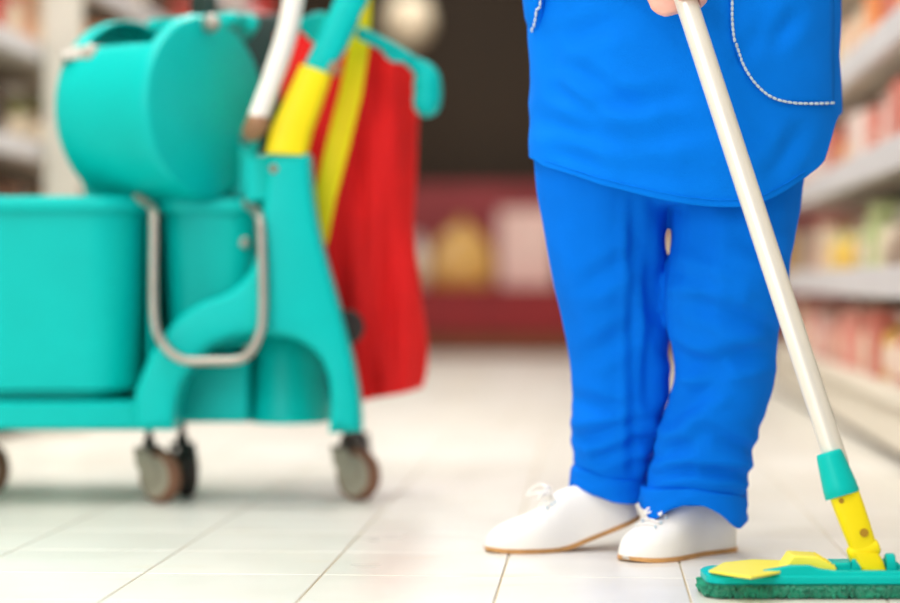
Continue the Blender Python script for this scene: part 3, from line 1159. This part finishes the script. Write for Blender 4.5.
poly = [on_plane(x, y, 0.0375) for (x, y) in fl]
mb.prism(poly, (0, 0, .004))
mb.build('clip_flap', YELP, mop, bevel=0.001)
mb = MB()
xa, xb, xc, xd = [at(x, 0, 3.2).x for x in (782, 790, 815, 833)]
ya, yb = MY + .026, MY + .088
prof = [(xa, .044), (xb, .062), (xc, .060), (xd, .044), (xd, .036), (xa, .036)]
mb.prism([Vector((x, ya, z)) for (x, z) in prof], (0, yb - ya, 0))
ped = mb.build('foot_pedal', YELP, mop, bevel=0.002)
for i in range(5):
    t = .12 + .19 * i
    mb = MB()
    mb.box((xc + (xd - xc) * t, (ya + yb) / 2, .060 + (.044 - .060) * t + .0008), (.0022, yb - ya - .006, .0022))
    mb.build('grip_ridge', YEL, ped, smooth=None)
# hinge hub and posts
mb = MB()
xl, xr = at(832, 0, 3.18).x, at(900, 0, 3.18).x
mb.box(((xl + xr) / 2, MY + .06, ZP + .006), (xr - xl, .05, .016))
mb.build('hinge_base', TEAL, mop, bevel=0.003)
for x in (856, 891):
    mb = MB()
    c = at(x, 569, 3.175)
    mb.lathe(Vector((c.x - .007, 3.18, .051)), (1, 0, 0), [(0, .011), (.002, .013), (.012, .013), (.014, .011)], 18)
    mb.box((c.x, 3.18, .044), (.014, .026, .014))
    mb.build('hinge_post', TEAL, mop, smooth=40)
# fringe: hundreds of short curled microfibre tufts under the plate
rnd = random.Random(5)
mb = MB()
R = []
for (z, e) in ((0.004, .012), (0.008, .004), (ZF, .002)):
    R.append(rrect((X0 + X1) / 2, MY + .062, z, (X1 - X0) / 2 - e, .058 - e, .03, 6))
mb.rings(R)
per = rrect((X0 + X1) / 2, MY + .062, 0, (X1 - X0) / 2 - .001, .057, .03, 6)
edge = []
for i in range(len(per)):
    a, b = per[i], per[(i + 1) % len(per)]
    n = max(1, int((b - a).length / 0.0016))
    edge += [(a + (b - a) * (k / n), Vector(((b - a).y, -(b - a).x, 0)).normalized()) for k in range(n)]
for (p, nn) in edge:
    for k in range(3):
        z0 = rnd.uniform(.008, ZF)
        z1 = max(0.0012, z0 - rnd.uniform(.005, .014))
        out = rnd.uniform(.001, .008)
        tg = Vector((-nn.y, nn.x, 0)) * rnd.uniform(-.004, .004)
        r = rnd.uniform(.0009, .0019)
        a = p + Vector((0, 0, z0)) - nn * .003
        m_ = p + Vector((0, 0, (z0 + z1) / 2 + .002)) + nn * out + tg * .5
        b = p + Vector((0, 0, z1)) + nn * out * .6 + tg
        mb.tube([a, m_, b], [r, r * 1.3, r * .6], 4)
o = mb.build('fringe', GREENF, mop, smooth=50)
tag(o, 'dark green looped microfibre fringe', kind='stuff')

# ------------------------------------------------------------------ the cleaner
PY = 3.62
person = thing('person', Vector((at(684, 0, PY).x, 3.66, 0)), 'person in blue tunic and rolled blue trousers mopping the tiled floor in white shoes', 'person')

# --- trousers
LL = [(150, 533, 684, 3.62), (185, 536, 674, 3.63), (215, 540, 667, 3.65), (240, 544, 664, 3.66), (280, 552, 664, 3.68), (320, 561, 667, 3.70), (355, 568, 668, 3.72), (380, 572, 668, 3.73), (405, 571, 667, 3.74),
      (430, 570, 664, 3.75), (455, 572, 657, 3.76), (480, 575, 650, 3.765), (486, 576, 649, 3.765)]
RL = [(150, 684, 806, 3.62), (185, 672, 802, 3.62), (215, 672, 797, 3.61), (240, 672, 793, 3.61), (280, 666, 787, 3.61), (320, 666, 782, 3.62), (355, 672, 777, 3.63), (380, 675, 774, 3.64), (405, 668, 768, 3.645),
      (430, 659, 760, 3.65), (455, 654, 753, 3.655), (480, 648, 749, 3.66), (502, 647, 745, 3.665)]
mb = MB()
for tab in (LL, RL):
    R = []
    ys = [tab[0][0] + (tab[-1][0] - tab[0][0]) * i / 30 for i in range(31)]
    for y in ys:
        xl = smooth_tab([(r[0], r[1]) for r in tab], y)
        xr = smooth_tab([(r[0], r[2]) for r in tab], y)
        Y = smooth_tab([(r[0], r[3]) for r in tab], y)
        A, B = at(xl, y, Y), at(xr, y, Y)
        c, hx = (A + B) / 2, (B - A).x / 2
        hy = hx * (0.98 if y > 300 else 1.08)
        R.append([c + Vector((hx * math.cos(q), hy * math.sin(q), 0)) for q in [2 * math.pi * j / 28 for j in range(28)]])
    mb.rings(R)
R = []
for (y, x0_, x1_, hy) in ((206, 640, 704, .07), (190, 590, 756, .11), (170, 548, 796, .15), (120, 545, 812, .16), (60, 560, 806, .155), (0, 580, 790, .14), (-60, 590, 780, .13)):
    A, B = at(x0_, y, PY), at(x1_, y, PY)
    c, hx = (A + B) / 2, (B - A).x / 2
    R.append([c + Vector((hx * math.cos(q), hy * math.sin(q), 0)) for q in [2 * math.pi * j / 28 for j in range(28)]])
mb.rings(R)
V, Nn, Fc = remesh(mb, 0.0058, 4)
folds = [(634, 200, 632, 470, 5, .004), (580, 290, 640, 250, 9, .004), (575, 440, 640, 425, 7, .006), (572, 400, 625, 412, 8, .005), (600, 455, 655, 438, 6, .006), (585, 360, 630, 330, 9, .004),
         (668, 270, 730, 292, 8, .005), (690, 300, 785, 335, 9, .007), (665, 420, 720, 380, 9, .007), (700, 365, 776, 350, 9, .007), (668, 350, 715, 372, 8, .006), (740, 240, 790, 262, 9, .004),
         (655, 455, 700, 440, 7, .005), (700, 430, 755, 452, 7, .006), (690, 470, 748, 476, 5, .007), (650, 476, 690, 470, 5, .006), (700, 220, 705, 330, 10, .003), (640, 230, 655, 330, 8, .005), (650, 340, 640, 440, 8, .005)]
for i, v in enumerate(V):
    n = Nn[i]
    x, y = px(v)
    dsp = 0.0035 * noise.noise(Vector((v.x * 11 + 3, v.y * 11, v.z * 7))) + 0.0022 * noise.noise(Vector((v.x * 22, v.y * 22 + 9, v.z * 16 + 40 * v.x * .3)))
    wf = max(0, min(1, (0.1 - n.y) / .5))
    if wf:
        dsp += 1.5 * wf * fold_disp(v, folds)
    # soft bunching of the cloth above the cuffs
    low = max(0, 1 - abs(v.z - 0.17) / 0.12)
    dsp += 0.0018 * low * math.sin(v.z * 170 + 9 * v.x + 3 * noise.noise(v * 9))
    V[i] = v + n * dsp
mb = MB()
mb.add(V, Fc)
trousers = mb.build('trousers', BLUE2, person, smooth=80)


# --- rolled cuffs
def cuff(xl, xr, Y, top, bot, thick=0.007, hyk=1.0):
    A, B = at(xl, 0, Y), at(xr, 0, Y)
    cx, hx = (A.x + B.x) / 2, (B.x - A.x) / 2
    R = []
    n = 56

    def row(tab_y, k, t):
        out = []
        for j in range(n):
            q = 2 * math.pi * j / n
            X = cx + hx * k * math.cos(q)
            Yv = Y + hx * hyk * k * math.sin(q)
            xx = 450 + F * X / Y
            y = tab_y(xx, math.sin(q))
            out.append(Vector((X, Yv, H + (HY - y) * Y / F)) + Vector((math.cos(q), math.sin(q), 0)) * (.0018 * math.sin(5 * q + 8 * t)))
        return out

    k2 = 1 - thick / hx
    R.append(row(top, k2 - .02, 0))
    R.append(row(lambda x, s: top(x, s) + 0, 1.0, 0))
    for t in (.12, .35, .65, .9):
        R.append(row(lambda x, s: top(x, s) + (bot(x, s) - top(x, s)) * t, 1.015 + .02 * t, t))
    R.append(row(bot, 1.02, 1))
    R.append(row(bot, 1.02 - thick / hx, 1))
    R.append(row(lambda x, s: top(x, s) + (bot(x, s) - top(x, s)) * .4, k2, .5))
    mbb = MB()
    mbb.rings(R, False, False)
    return mbb.build('cuff', BLUE2, trousers, smooth=70)


cuff(641, 746, 3.665,
     lambda x, s: (lerp_tab([(640, 487), (690, 484), (746, 495)], x) if s < 0 else 487),
     lambda x, s: (smooth_tab([(640, 500), (648, 517), (666, 505), (690, 499), (712, 508), (735, 525), (746, 520)], x) if s < 0 else smooth_tab([(640, 508), (690, 515), (746, 520)], x)))
cuff(571, 651, 3.765,
     lambda x, s: (lerp_tab([(571, 464), (600, 474), (651, 480)], x) if s < 0 else 470),
     lambda x, s: (lerp_tab([(571, 482), (590, 492), (612, 499), (632, 501), (651, 495)], x) if s < 0 else 494))

# --- shoes
def shoe(toe_px, heading, Ln, wid, hgt, lift, toeY, toek, lace_u, name_lbl):
    """heading: unit direction heel to toe; lift: heel lift angle in radians"""
    hd = Vector((heading[0], heading[1], 0)).normalized()
    sd_ = Vector((-hd.y, hd.x, 0))
    toe = Vector((at(toe_px, 0, toeY).x, toeY, 0))
    heel = toe - hd * Ln
    ball = 0.62 * Ln

    def bend(u, v, w):
        """u along foot from heel, v sideways, w up -> world"""
        if u < ball and lift:
            # smooth rolling around the ball of the foot
            s = ball - u
            k = 0.05
            if s < k:
                a = lift * s / k
                rad = k / lift
                uu = ball - (rad + 0) * math.sin(a) + w * math.sin(a)
                ww = rad * (1 - math.cos(a)) + w * math.cos(a)
            else:
                a = lift
                rad = k / lift
                uu = ball - rad * math.sin(a) - (s - k) * math.cos(a) + w * math.sin(a)
                ww = rad * (1 - math.cos(a)) + (s - k) * math.sin(a) + w * math.cos(a)
            u, w = uu, ww
        return heel + hd * u + sd_ * v + Vector((0, 0, w))

    WT = [(0, .30), (.03, .52), (.1, .70), (.25, .72), (.4, .70), (.55, .84), (.68, .98), (.76, 1.0), (.86, .88), (.94, .62), (.985, .34), (1, .16)]
    HT = [(0, .62), (.03, .80), (.08, .90), (.2, .91), (.32, .93), (.45, .93), (.58, .82), (.7, .65), (.8, .54), (.9, .43), (.96, .31), (.99, .2), (1, .1)]
    HT = [(u, h * (1 - (1 - toek) * max(0, min(1, (u - .42) / .3)))) for (u, h) in HT]
    sr = thing('shoe', heel, None, None)
    sr.parent = person
    sr.location = heel - Vector(person.location)
    sr['label'] = name_lbl
    us = [0, .01, .03, .06, .1, .16, .22, .28, .34, .4, .46, .52, .58, .64, .7, .76, .82, .87, .91, .945, .97, .985, .995, 1]
    R = []
    ST = 0.0068
    for u in us:
        w, h = smooth_tab(WT, u) * wid / 2, max(.004, smooth_tab(HT, u) * hgt)
        ring = []
        for j in range(23):
            q = math.pi * j / 22
            c, s = math.cos(q), math.sin(q)
            pinch = 0.70 if u < .5 else 0.9
            ring.append(bend(u * Ln, w * math.copysign(abs(c) ** pinch, c) * (1.0 + .04 * math.sin(q * 2) ** 2), ST - .002 + h * (s ** (.75 if u > .55 else .6))))
        R.append(ring)
    mbb = MB()
    mbb.rings(R)
    up = mbb.build('upper', SHOE, sr, smooth=70)
    mbb = MB()
    R = []
    for u in us:
        w = smooth_tab(WT, u) * wid / 2 + .002
        toe_up = .004 * max(0, (u - .85) / .15) ** 2
        hb = .004 if u < .26 else 0
        ring = []
        for (sv, z) in ((-1, 0.0), (1, 0.0), (1.015, ST * .5), (1.0, ST + .001), (-1.0, ST + .001), (-1.015, ST * .5)):
            ring.append(bend(u * Ln, sv * w, z + toe_up * (1 if z < ST else .6)))
        R.append(ring)
    mbb.rings(R)
    mbb.build('sole', SOLE, sr, smooth=50)

    def top(u, v):
        w, h = smooth_tab(WT, u) * wid / 2, smooth_tab(HT, u) * hgt
        c = max(-1, min(1, v / w))
        s = math.sqrt(max(0, 1 - abs(c) ** (2 / .9)))
        return bend(u * Ln, v, ST + .0015 + h * (s ** .75))
    # laces: three bars, eyelets, a bow
    for k in range(3):
        u = lace_u + .055 * k
        mbb = MB()
        mbb.tube([top(u + .012 * (1 if k % 2 else -1) * (t * 2 - 1), (t * 2 - 1) * .019) for t in [i / 8 for i in range(9)]], .0021, 8)
        mbb.build('lace', SHOE, sr, smooth=60)
        for s in (-1, 1):
            mbb = MB()
            c = top(u, s * .021)
            mbb.sphere(c, .0028, 10, 6)
            mbb.build('eyelet', STITCH, sr, smooth=60)
    k2 = .45 if lace_u > .6 else 1.0
    b0 = top(lace_u - .01, 0) + Vector((0, 0, .003))
    for s in (-1, 1):
        mbb = MB()
        loop = spline([b0 + (q_ - b0) * k2 for q_ in [b0, b0 + sd_ * s * .014 + Vector((0, 0, .012)) + hd * .008, b0 + sd_ * s * .036 + Vector((0, 0, .010)) + hd * .020, b0 + sd_ * s * .040 + hd * .034 + Vector((0, 0, -.006)), b0 + sd_ * s * .02 + hd * .022 + Vector((0, 0, -.001)), b0]], 6)
        mbb.tube(loop, .0022, 8)
        mbb.build('lace_loop', SHOE, sr, smooth=60)
    return sr


shoe(626, (-.74, -.67), .262, .104, .130, 0.0, 3.562, .76, .70, 'flat white laced shoe nearest the mop head')
shoe(485, (-.975, -.22), .288, .094, .098, math.radians(20), 3.70, 1.0, .52, 'white laced shoe with lifted heel and tan sole')

# --- tunic
TC = at(684, 0, PY).x
HEM = [(520, 155), (528, 157), (545, 167), (600, 185), (680, 203), (740, 207), (770, 199), (805, 178), (825, 160), (836, 120), (850, 105)]


def tunic_r(z):
    """half width, half depth of the tunic at height z"""
    hw_ = smooth_tab([(.58, .262), (.66, .265), (.74, .266), (.85, .263), (.94, .266), (1.05, .255), (1.2, .235), (1.32, .215), (1.40, .15), (1.44, .09), (1.46, .075)], z)
    hd_ = smooth_tab([(.58, .185), (.66, .19), (.8, .19), (.94, .185), (1.05, .17), (1.2, .155), (1.32, .13), (1.40, .095), (1.44, .075), (1.46, .065)], z)
    return hw_, hd_


tfolds = [(560, 60, 640, 110, 9, .005), (560, 90, 600, 120, 7, .004), (540, 120, 660, 150, 10, .004), (600, 105, 680, 95, 8, .004), (620, 165, 700, 178, 10, .004), (720, 120, 760, 150, 8, .004), (770, 45, 795, 15, 8, .006),
          (740, 60, 765, 20, 7, .004), (560, 40, 620, 20, 10, .005), (800, 130, 770, 175, 9, .004), (700, 130, 640, 135, 9, .003), (560, 150, 600, 165, 8, .004), (545, 30, 560, 100, 8, .003)]
NTH, NTZ = 150, 96
V, Fc = [], []
for j in range(NTH):
    q = 2 * math.pi * j / NTH
    cx_, sy_ = math.cos(q), math.sin(q)
    # find where the hem is at this angle
    hw_, hd_ = tunic_r(.66)
    X, Y = TC + hw_ * cx_, PY + hd_ * sy_
    xx = 450 + F * X / Y
    if sy_ <= 0.05:
        yh = smooth_tab(HEM, xx)
    else:
        e = max(0, min(1, (sy_ - .05) / .3))
        yl = smooth_tab(HEM, 450 + F * X / PY)
        yh = yl - 9 * e
    zh = H + (HY - yh) * Y / F
    for i in range(NTZ + 1):
        t = i / NTZ
        z = zh + (1.46 - zh) * (t ** 1.25)
        hw_, hd_ = tunic_r(z)
        # the cloth hangs in shallow flutes towards the hem
        fl_ = 1 + .008 * math.sin(7 * q + 1.5) * max(0, 1 - (z - .6) / .4)
        P = Vector((TC + hw_ * fl_ * cx_, PY + hd_ * fl_ * sy_, z))
        n = Vector((cx_ / hw_, sy_ / hd_, 0)).normalized()
        dsp = .0035 * noise.noise(Vector((P.x * 8, P.y * 8, P.z * 6 + 4))) + .0018 * noise.noise(Vector((P.x * 20 + P.z * 8, P.y * 20, P.z * 18)))
        if sy_ < .2:
            dsp += 1.5 * fold_disp(P, tfolds)
        V.append(P + n * dsp)
k = NTZ + 1
for j in range(NTH):
    for i in range(NTZ):
        a, b = j * k + i, ((j + 1) % NTH) * k + i
        Fc.append((a, b, b + 1, a + 1))
mb = MB()
mb.add(V, Fc)
tunic = mb.build('tunic', BLUE, person, smooth=80, solid=0.004, offset=-1)
BV = BVHTree.FromPolygons([tuple(v) for v in V], Fc)


def on_tunic(x, y, off=0.002):
    o = Vector((0, 0, H))
    dr = (at(x, y, 1.0) - o).normalized()
    loc, n, idx, dist = BV.ray_cast(o, dr)
    if loc is None:
        return None
    if n.dot(dr) > 0:
        n = -n
    return loc + n * off, n


def stitch_line(pts, parent, step=5.2):
    path = spline([Vector((x, y, 0)) for (x, y) in pts], 12)
    acc, last = 0, path[0]
    res = [path[0]]
    for p in path[1:]:
        while (p - last).length >= step:
            last = last + (p - last).normalized() * step
            res.append(last)
    mbb = MB()
    for a, b in zip(res, res[1:]):
        h1, h2 = on_tunic(*(a + (b - a) * .15).xy, .0045), on_tunic(*(a + (b - a) * .6).xy, .0045)
        if h1 and h2 and (h1[0] - h2[0]).length < .03:
            mbb.capsule([h1[0], h2[0]], [.0023, .0023], 6)
    return mbb.build('stitching', STITCH, parent, smooth=60)


PK = [(732, -60), (731, 0), (732, 30), (738, 56), (751, 80), (769, 97), (792, 103.5), (815, 104), (836, 103)]
# pocket: a second layer of cloth bounded by the stitching
V2, F2 = [], []
rows_ = []
for i in range(25):
    y = -60 + 165 * i / 24
    xl = smooth_tab(sorted([(p[1], p[0]) for p in PK[:7]]), y) if y < 103 else 792
    row = []
    for j in range(19):
        x = xl - 2 + (834 - xl) * j / 18
        h = on_tunic(x, min(y, 104), .0028)
        row.append(h[0] if h else None)
    rows_.append(row)
idx = {}
for i, row in enumerate(rows_):
    for j, p in enumerate(row):
        if p is not None:
            idx[(i, j)] = len(V2)
            V2.append(p)
for i in range(24):
    for j in range(18):
        ks = [(i, j), (i, j + 1), (i + 1, j + 1), (i + 1, j)]
        if all(q in idx for q in ks):
            F2.append(tuple(idx[q] for q in ks))
mb = MB()
mb.add(V2, F2)
pocket = mb.build('pocket', BLUE, tunic, smooth=80, solid=.002)
stitch_line(PK, pocket)
# the other pocket bulges out at the far hip
mb = MB()
R = []
for (y, w) in ((-70, .014), (-30, .022), (0, .024), (18, .020), (32, .011), (41, .001)):
    A = at(534, y, 3.60)
    R.append([A + Vector((w * math.cos(q) + .004, .055 * (0.35 + w / .017 * .65) * math.sin(q), 0)) for q in [2 * math.pi * j / 16 for j in range(16)]])
mb.rings(R)
BV_T = BV
BV = BVHTree.FromPolygons([tuple(v) for v in mb.v], mb.f)
pocket2 = mb.build('pocket', BLUE, tunic, smooth=80)
stitch_line([(541, -40), (539, 0), (536, 20), (533, 34)], pocket2)
BV = BV_T
# hem seam
path = spline([Vector((x, y - 7, 0)) for (x, y) in HEM[2:8]], 14)
mbb = MB()
hp = [on_tunic(p.x, p.y, .0008) for p in path]
mbb.tube([h[0] for h in hp if h], .0012, 6)
mbb.build('hem_seam', BLUE, tunic, smooth=60)
# sleeves and collar
SHL, SHR = Vector((TC - .19, PY, 1.37)), Vector((TC + .19, PY, 1.37))
ELL, ELR = Vector((TC - .30, PY - .05, 1.10)), Vector((TC + .31, PY - .04, 1.13))
# hands on the pole: the one in view low, the other higher up
g1 = j0 + pd * ((j1 - j0).length + .028)
g2 = j0 + pd * ((j1 - j0).length + .30)
WRL, WRR = g1 + Vector((-.075, .075, .035)), g2 + Vector((.085, .06, .03))
for (s, e, w) in ((SHL, ELL, WRL), (SHR, ELR, WRR)):
    mb = MB()
    mb.capsule([s, s.lerp(e, .35), s.lerp(e, .75), e, e.lerp(w, .25)], [.085, .08, .07, .066, .064], 18)
    mb.build('sleeve', BLUE, tunic, smooth=70)

# --- body: one continuous surface (head, neck, trunk, arms, hands with fingers, legs, feet)
mb = MB()
HC = Vector((TC - .01, PY - .05, 1.60))
mb.capsule([Vector((TC, PY, 1.05)), Vector((TC, PY, 1.2)), Vector((TC, PY, 1.32))], [.12, .12, .11], 18)
mb.capsule([Vector((TC, PY, .8)), Vector((TC, PY, 1.08))], [.115, .11], 18)
mb.capsule([SHL, Vector((TC, PY, 1.37)), SHR], [.055, .06, .055], 14)
mb.capsule([Vector((TC, PY, 1.36)), Vector((TC, PY - .02, 1.45)), HC], [.058, .054, .05], 16)
mb.sphere(HC + Vector((0, .01, .025)), (.074, .092, .10), 24, 16)
mb.sphere(HC + Vector((0, -.02, -.035)), (.058, .068, .075), 20, 14)
mb.capsule([HC + Vector((0, -.082, .02)), HC + Vector((0, -.100, -.022))], [.009, .014], 10)     # nose
for s in (-1, 1):
    mb.sphere(HC + Vector((s * .076, .012, -.005)), (.010, .02, .032), 10, 8)                       # ears
    mb.capsule([HC + Vector((s * .012, -.078, .032)), HC + Vector((s * .05, -.068, .034))], [.010, .010], 8)   # brows
mb.capsule([HC + Vector((-.02, -.078, -.058)), HC + Vector((.02, -.078, -.058))], [.010, .010], 8)
mb.capsule([HC + Vector((0, -.072, -.088)), HC + Vector((0, -.066, -.09))], [.022, .02], 10)            # chin
for (s, e, w) in ((SHL, ELL, WRL), (SHR, ELR, WRR)):
    mb.capsule([s, s.lerp(e, .5), e, e.lerp(w, .35), w], [.05, .045, .042, .040, .027], 16)
hipL, hipR = Vector((TC - .1, PY, .82)), Vector((TC + .1, PY, .82))
anL, anR = at(612, 480, 3.765), at(698, 478, 3.675)
knL, knR = at(615, 340, 3.70), at(724, 340, 3.62)
for (h_, kn, an) in ((hipL, knL, anL), (hipR, knR, anR)):
    mb.capsule([h_, h_.lerp(kn, .5), kn, kn.lerp(an, .35), an], [.075, .066, .05, .046, .033], 16)


def hand(mb, g, wrist, sgn, spread):
    """closed hand round the pole at g; palm between pole and body, fingers curl round the front"""
    up = pd
    back = Vector((0, 1, 0))
    back = (back - up * back.dot(up)).normalized()      # away from the lens
    lat = up.cross(back).normalized() * sgn                 # across the pole
    rp = .0178
    # palm behind and beside the pole
    pc = g + back * (rp + .013) + lat * -.020
    RR = []
    for (t, w, dd) in ((-.033, .015, .010), (-.027, .024, .014), (-.015, .033, .016), (.015, .034, .016), (.034, .028, .014), (.042, .016, .010)):
        c = pc + up * t
        RR.append([c + lat * (w * math.cos(q)) + back * (dd * math.sin(q)) for q in [2 * math.pi * j / 16 for j in range(16)]])
    mb.rings(RR)
    mb.capsule([pc - lat * .016 + up * .016, wrist + up * .012, wrist], [.022, .026, .026], 14)
    # four fingers from the far side of the palm round the front of the pole
    for (t, rr, ln) in ((.030, .0092, 1.0), (.010, .0097, 1.08), (-.010, .0093, 1.0), (-.033, .0086, .86)):
        pts, rad = [], []
        for i in range(8):
            a = math.radians(62 - 205 * ln * i / 7)
            R_ = rp + rr * (1.02 + .05 * (1 if i in (2, 5) else 0))
            pts.append(g + up * (t - .002 * i * spread) + back * (R_ * math.sin(a)) + lat * (R_ * math.cos(a)))
            rad.append(rr * (1.04 - .03 * i))
        mb.capsule(pts, rad, 12)
        # knuckle towards the palm
        mb.capsule([pts[0], pc + up * t + lat * .02], [rr, rr * 1.1], 10)
    # thumb: leaves the side of the palm and lies across the front of the pole
    p0_ = pc + up * .012 - lat * .024
    pts = [p0_, g - lat * (rp + .014) + up * .020 + back * .006, g - lat * (rp + .010) + up * .034 - back * .010, g - lat * .008 + up * .043 - back * (rp + .011), g + lat * .008 + up * .046 - back * (rp + .010)]
    mb.capsule(pts, [.0135, .0125, .0112, .0108, .0092], 12)


hand(mb, g1, WRL, -1, -.6)
hand(mb, g2, WRR, 1, -.6)
V, Nn, Fc = remesh(mb, 0.0042, 3)
b = MB()
b.add(V, Fc)
body = b.build('body', SKIN, person, smooth=80)
for s in (-1, 1):
    mb = MB()
    mb.sphere(HC + Vector((s * .031, -.070, .008)), (.014, .012, .010), 14, 10)
    e = mb.build('eye', EYEW, body, smooth=80)
    mb = MB()
    mb.sphere(HC + Vector((s * .031 - .001, -.0795, .007)), (.0055, .004, .0055), 12, 8)
    mb.build('iris', IRIS, e, smooth=80)
mb = MB()
mb.sphere(HC + Vector((0, -.086, -.057)), (.022, .006, .007), 14, 8)
mb.build('lips', LIPS, body, smooth=80)
mb = MB()
mb.sphere(HC + Vector((0, .03, .045)), (.088, .098, .10), 26, 16)
mb.sphere(HC + Vector((0, .115, .03)), (.045, .04, .045), 18, 12)
mb.build('hair', HAIR, person, smooth=70)
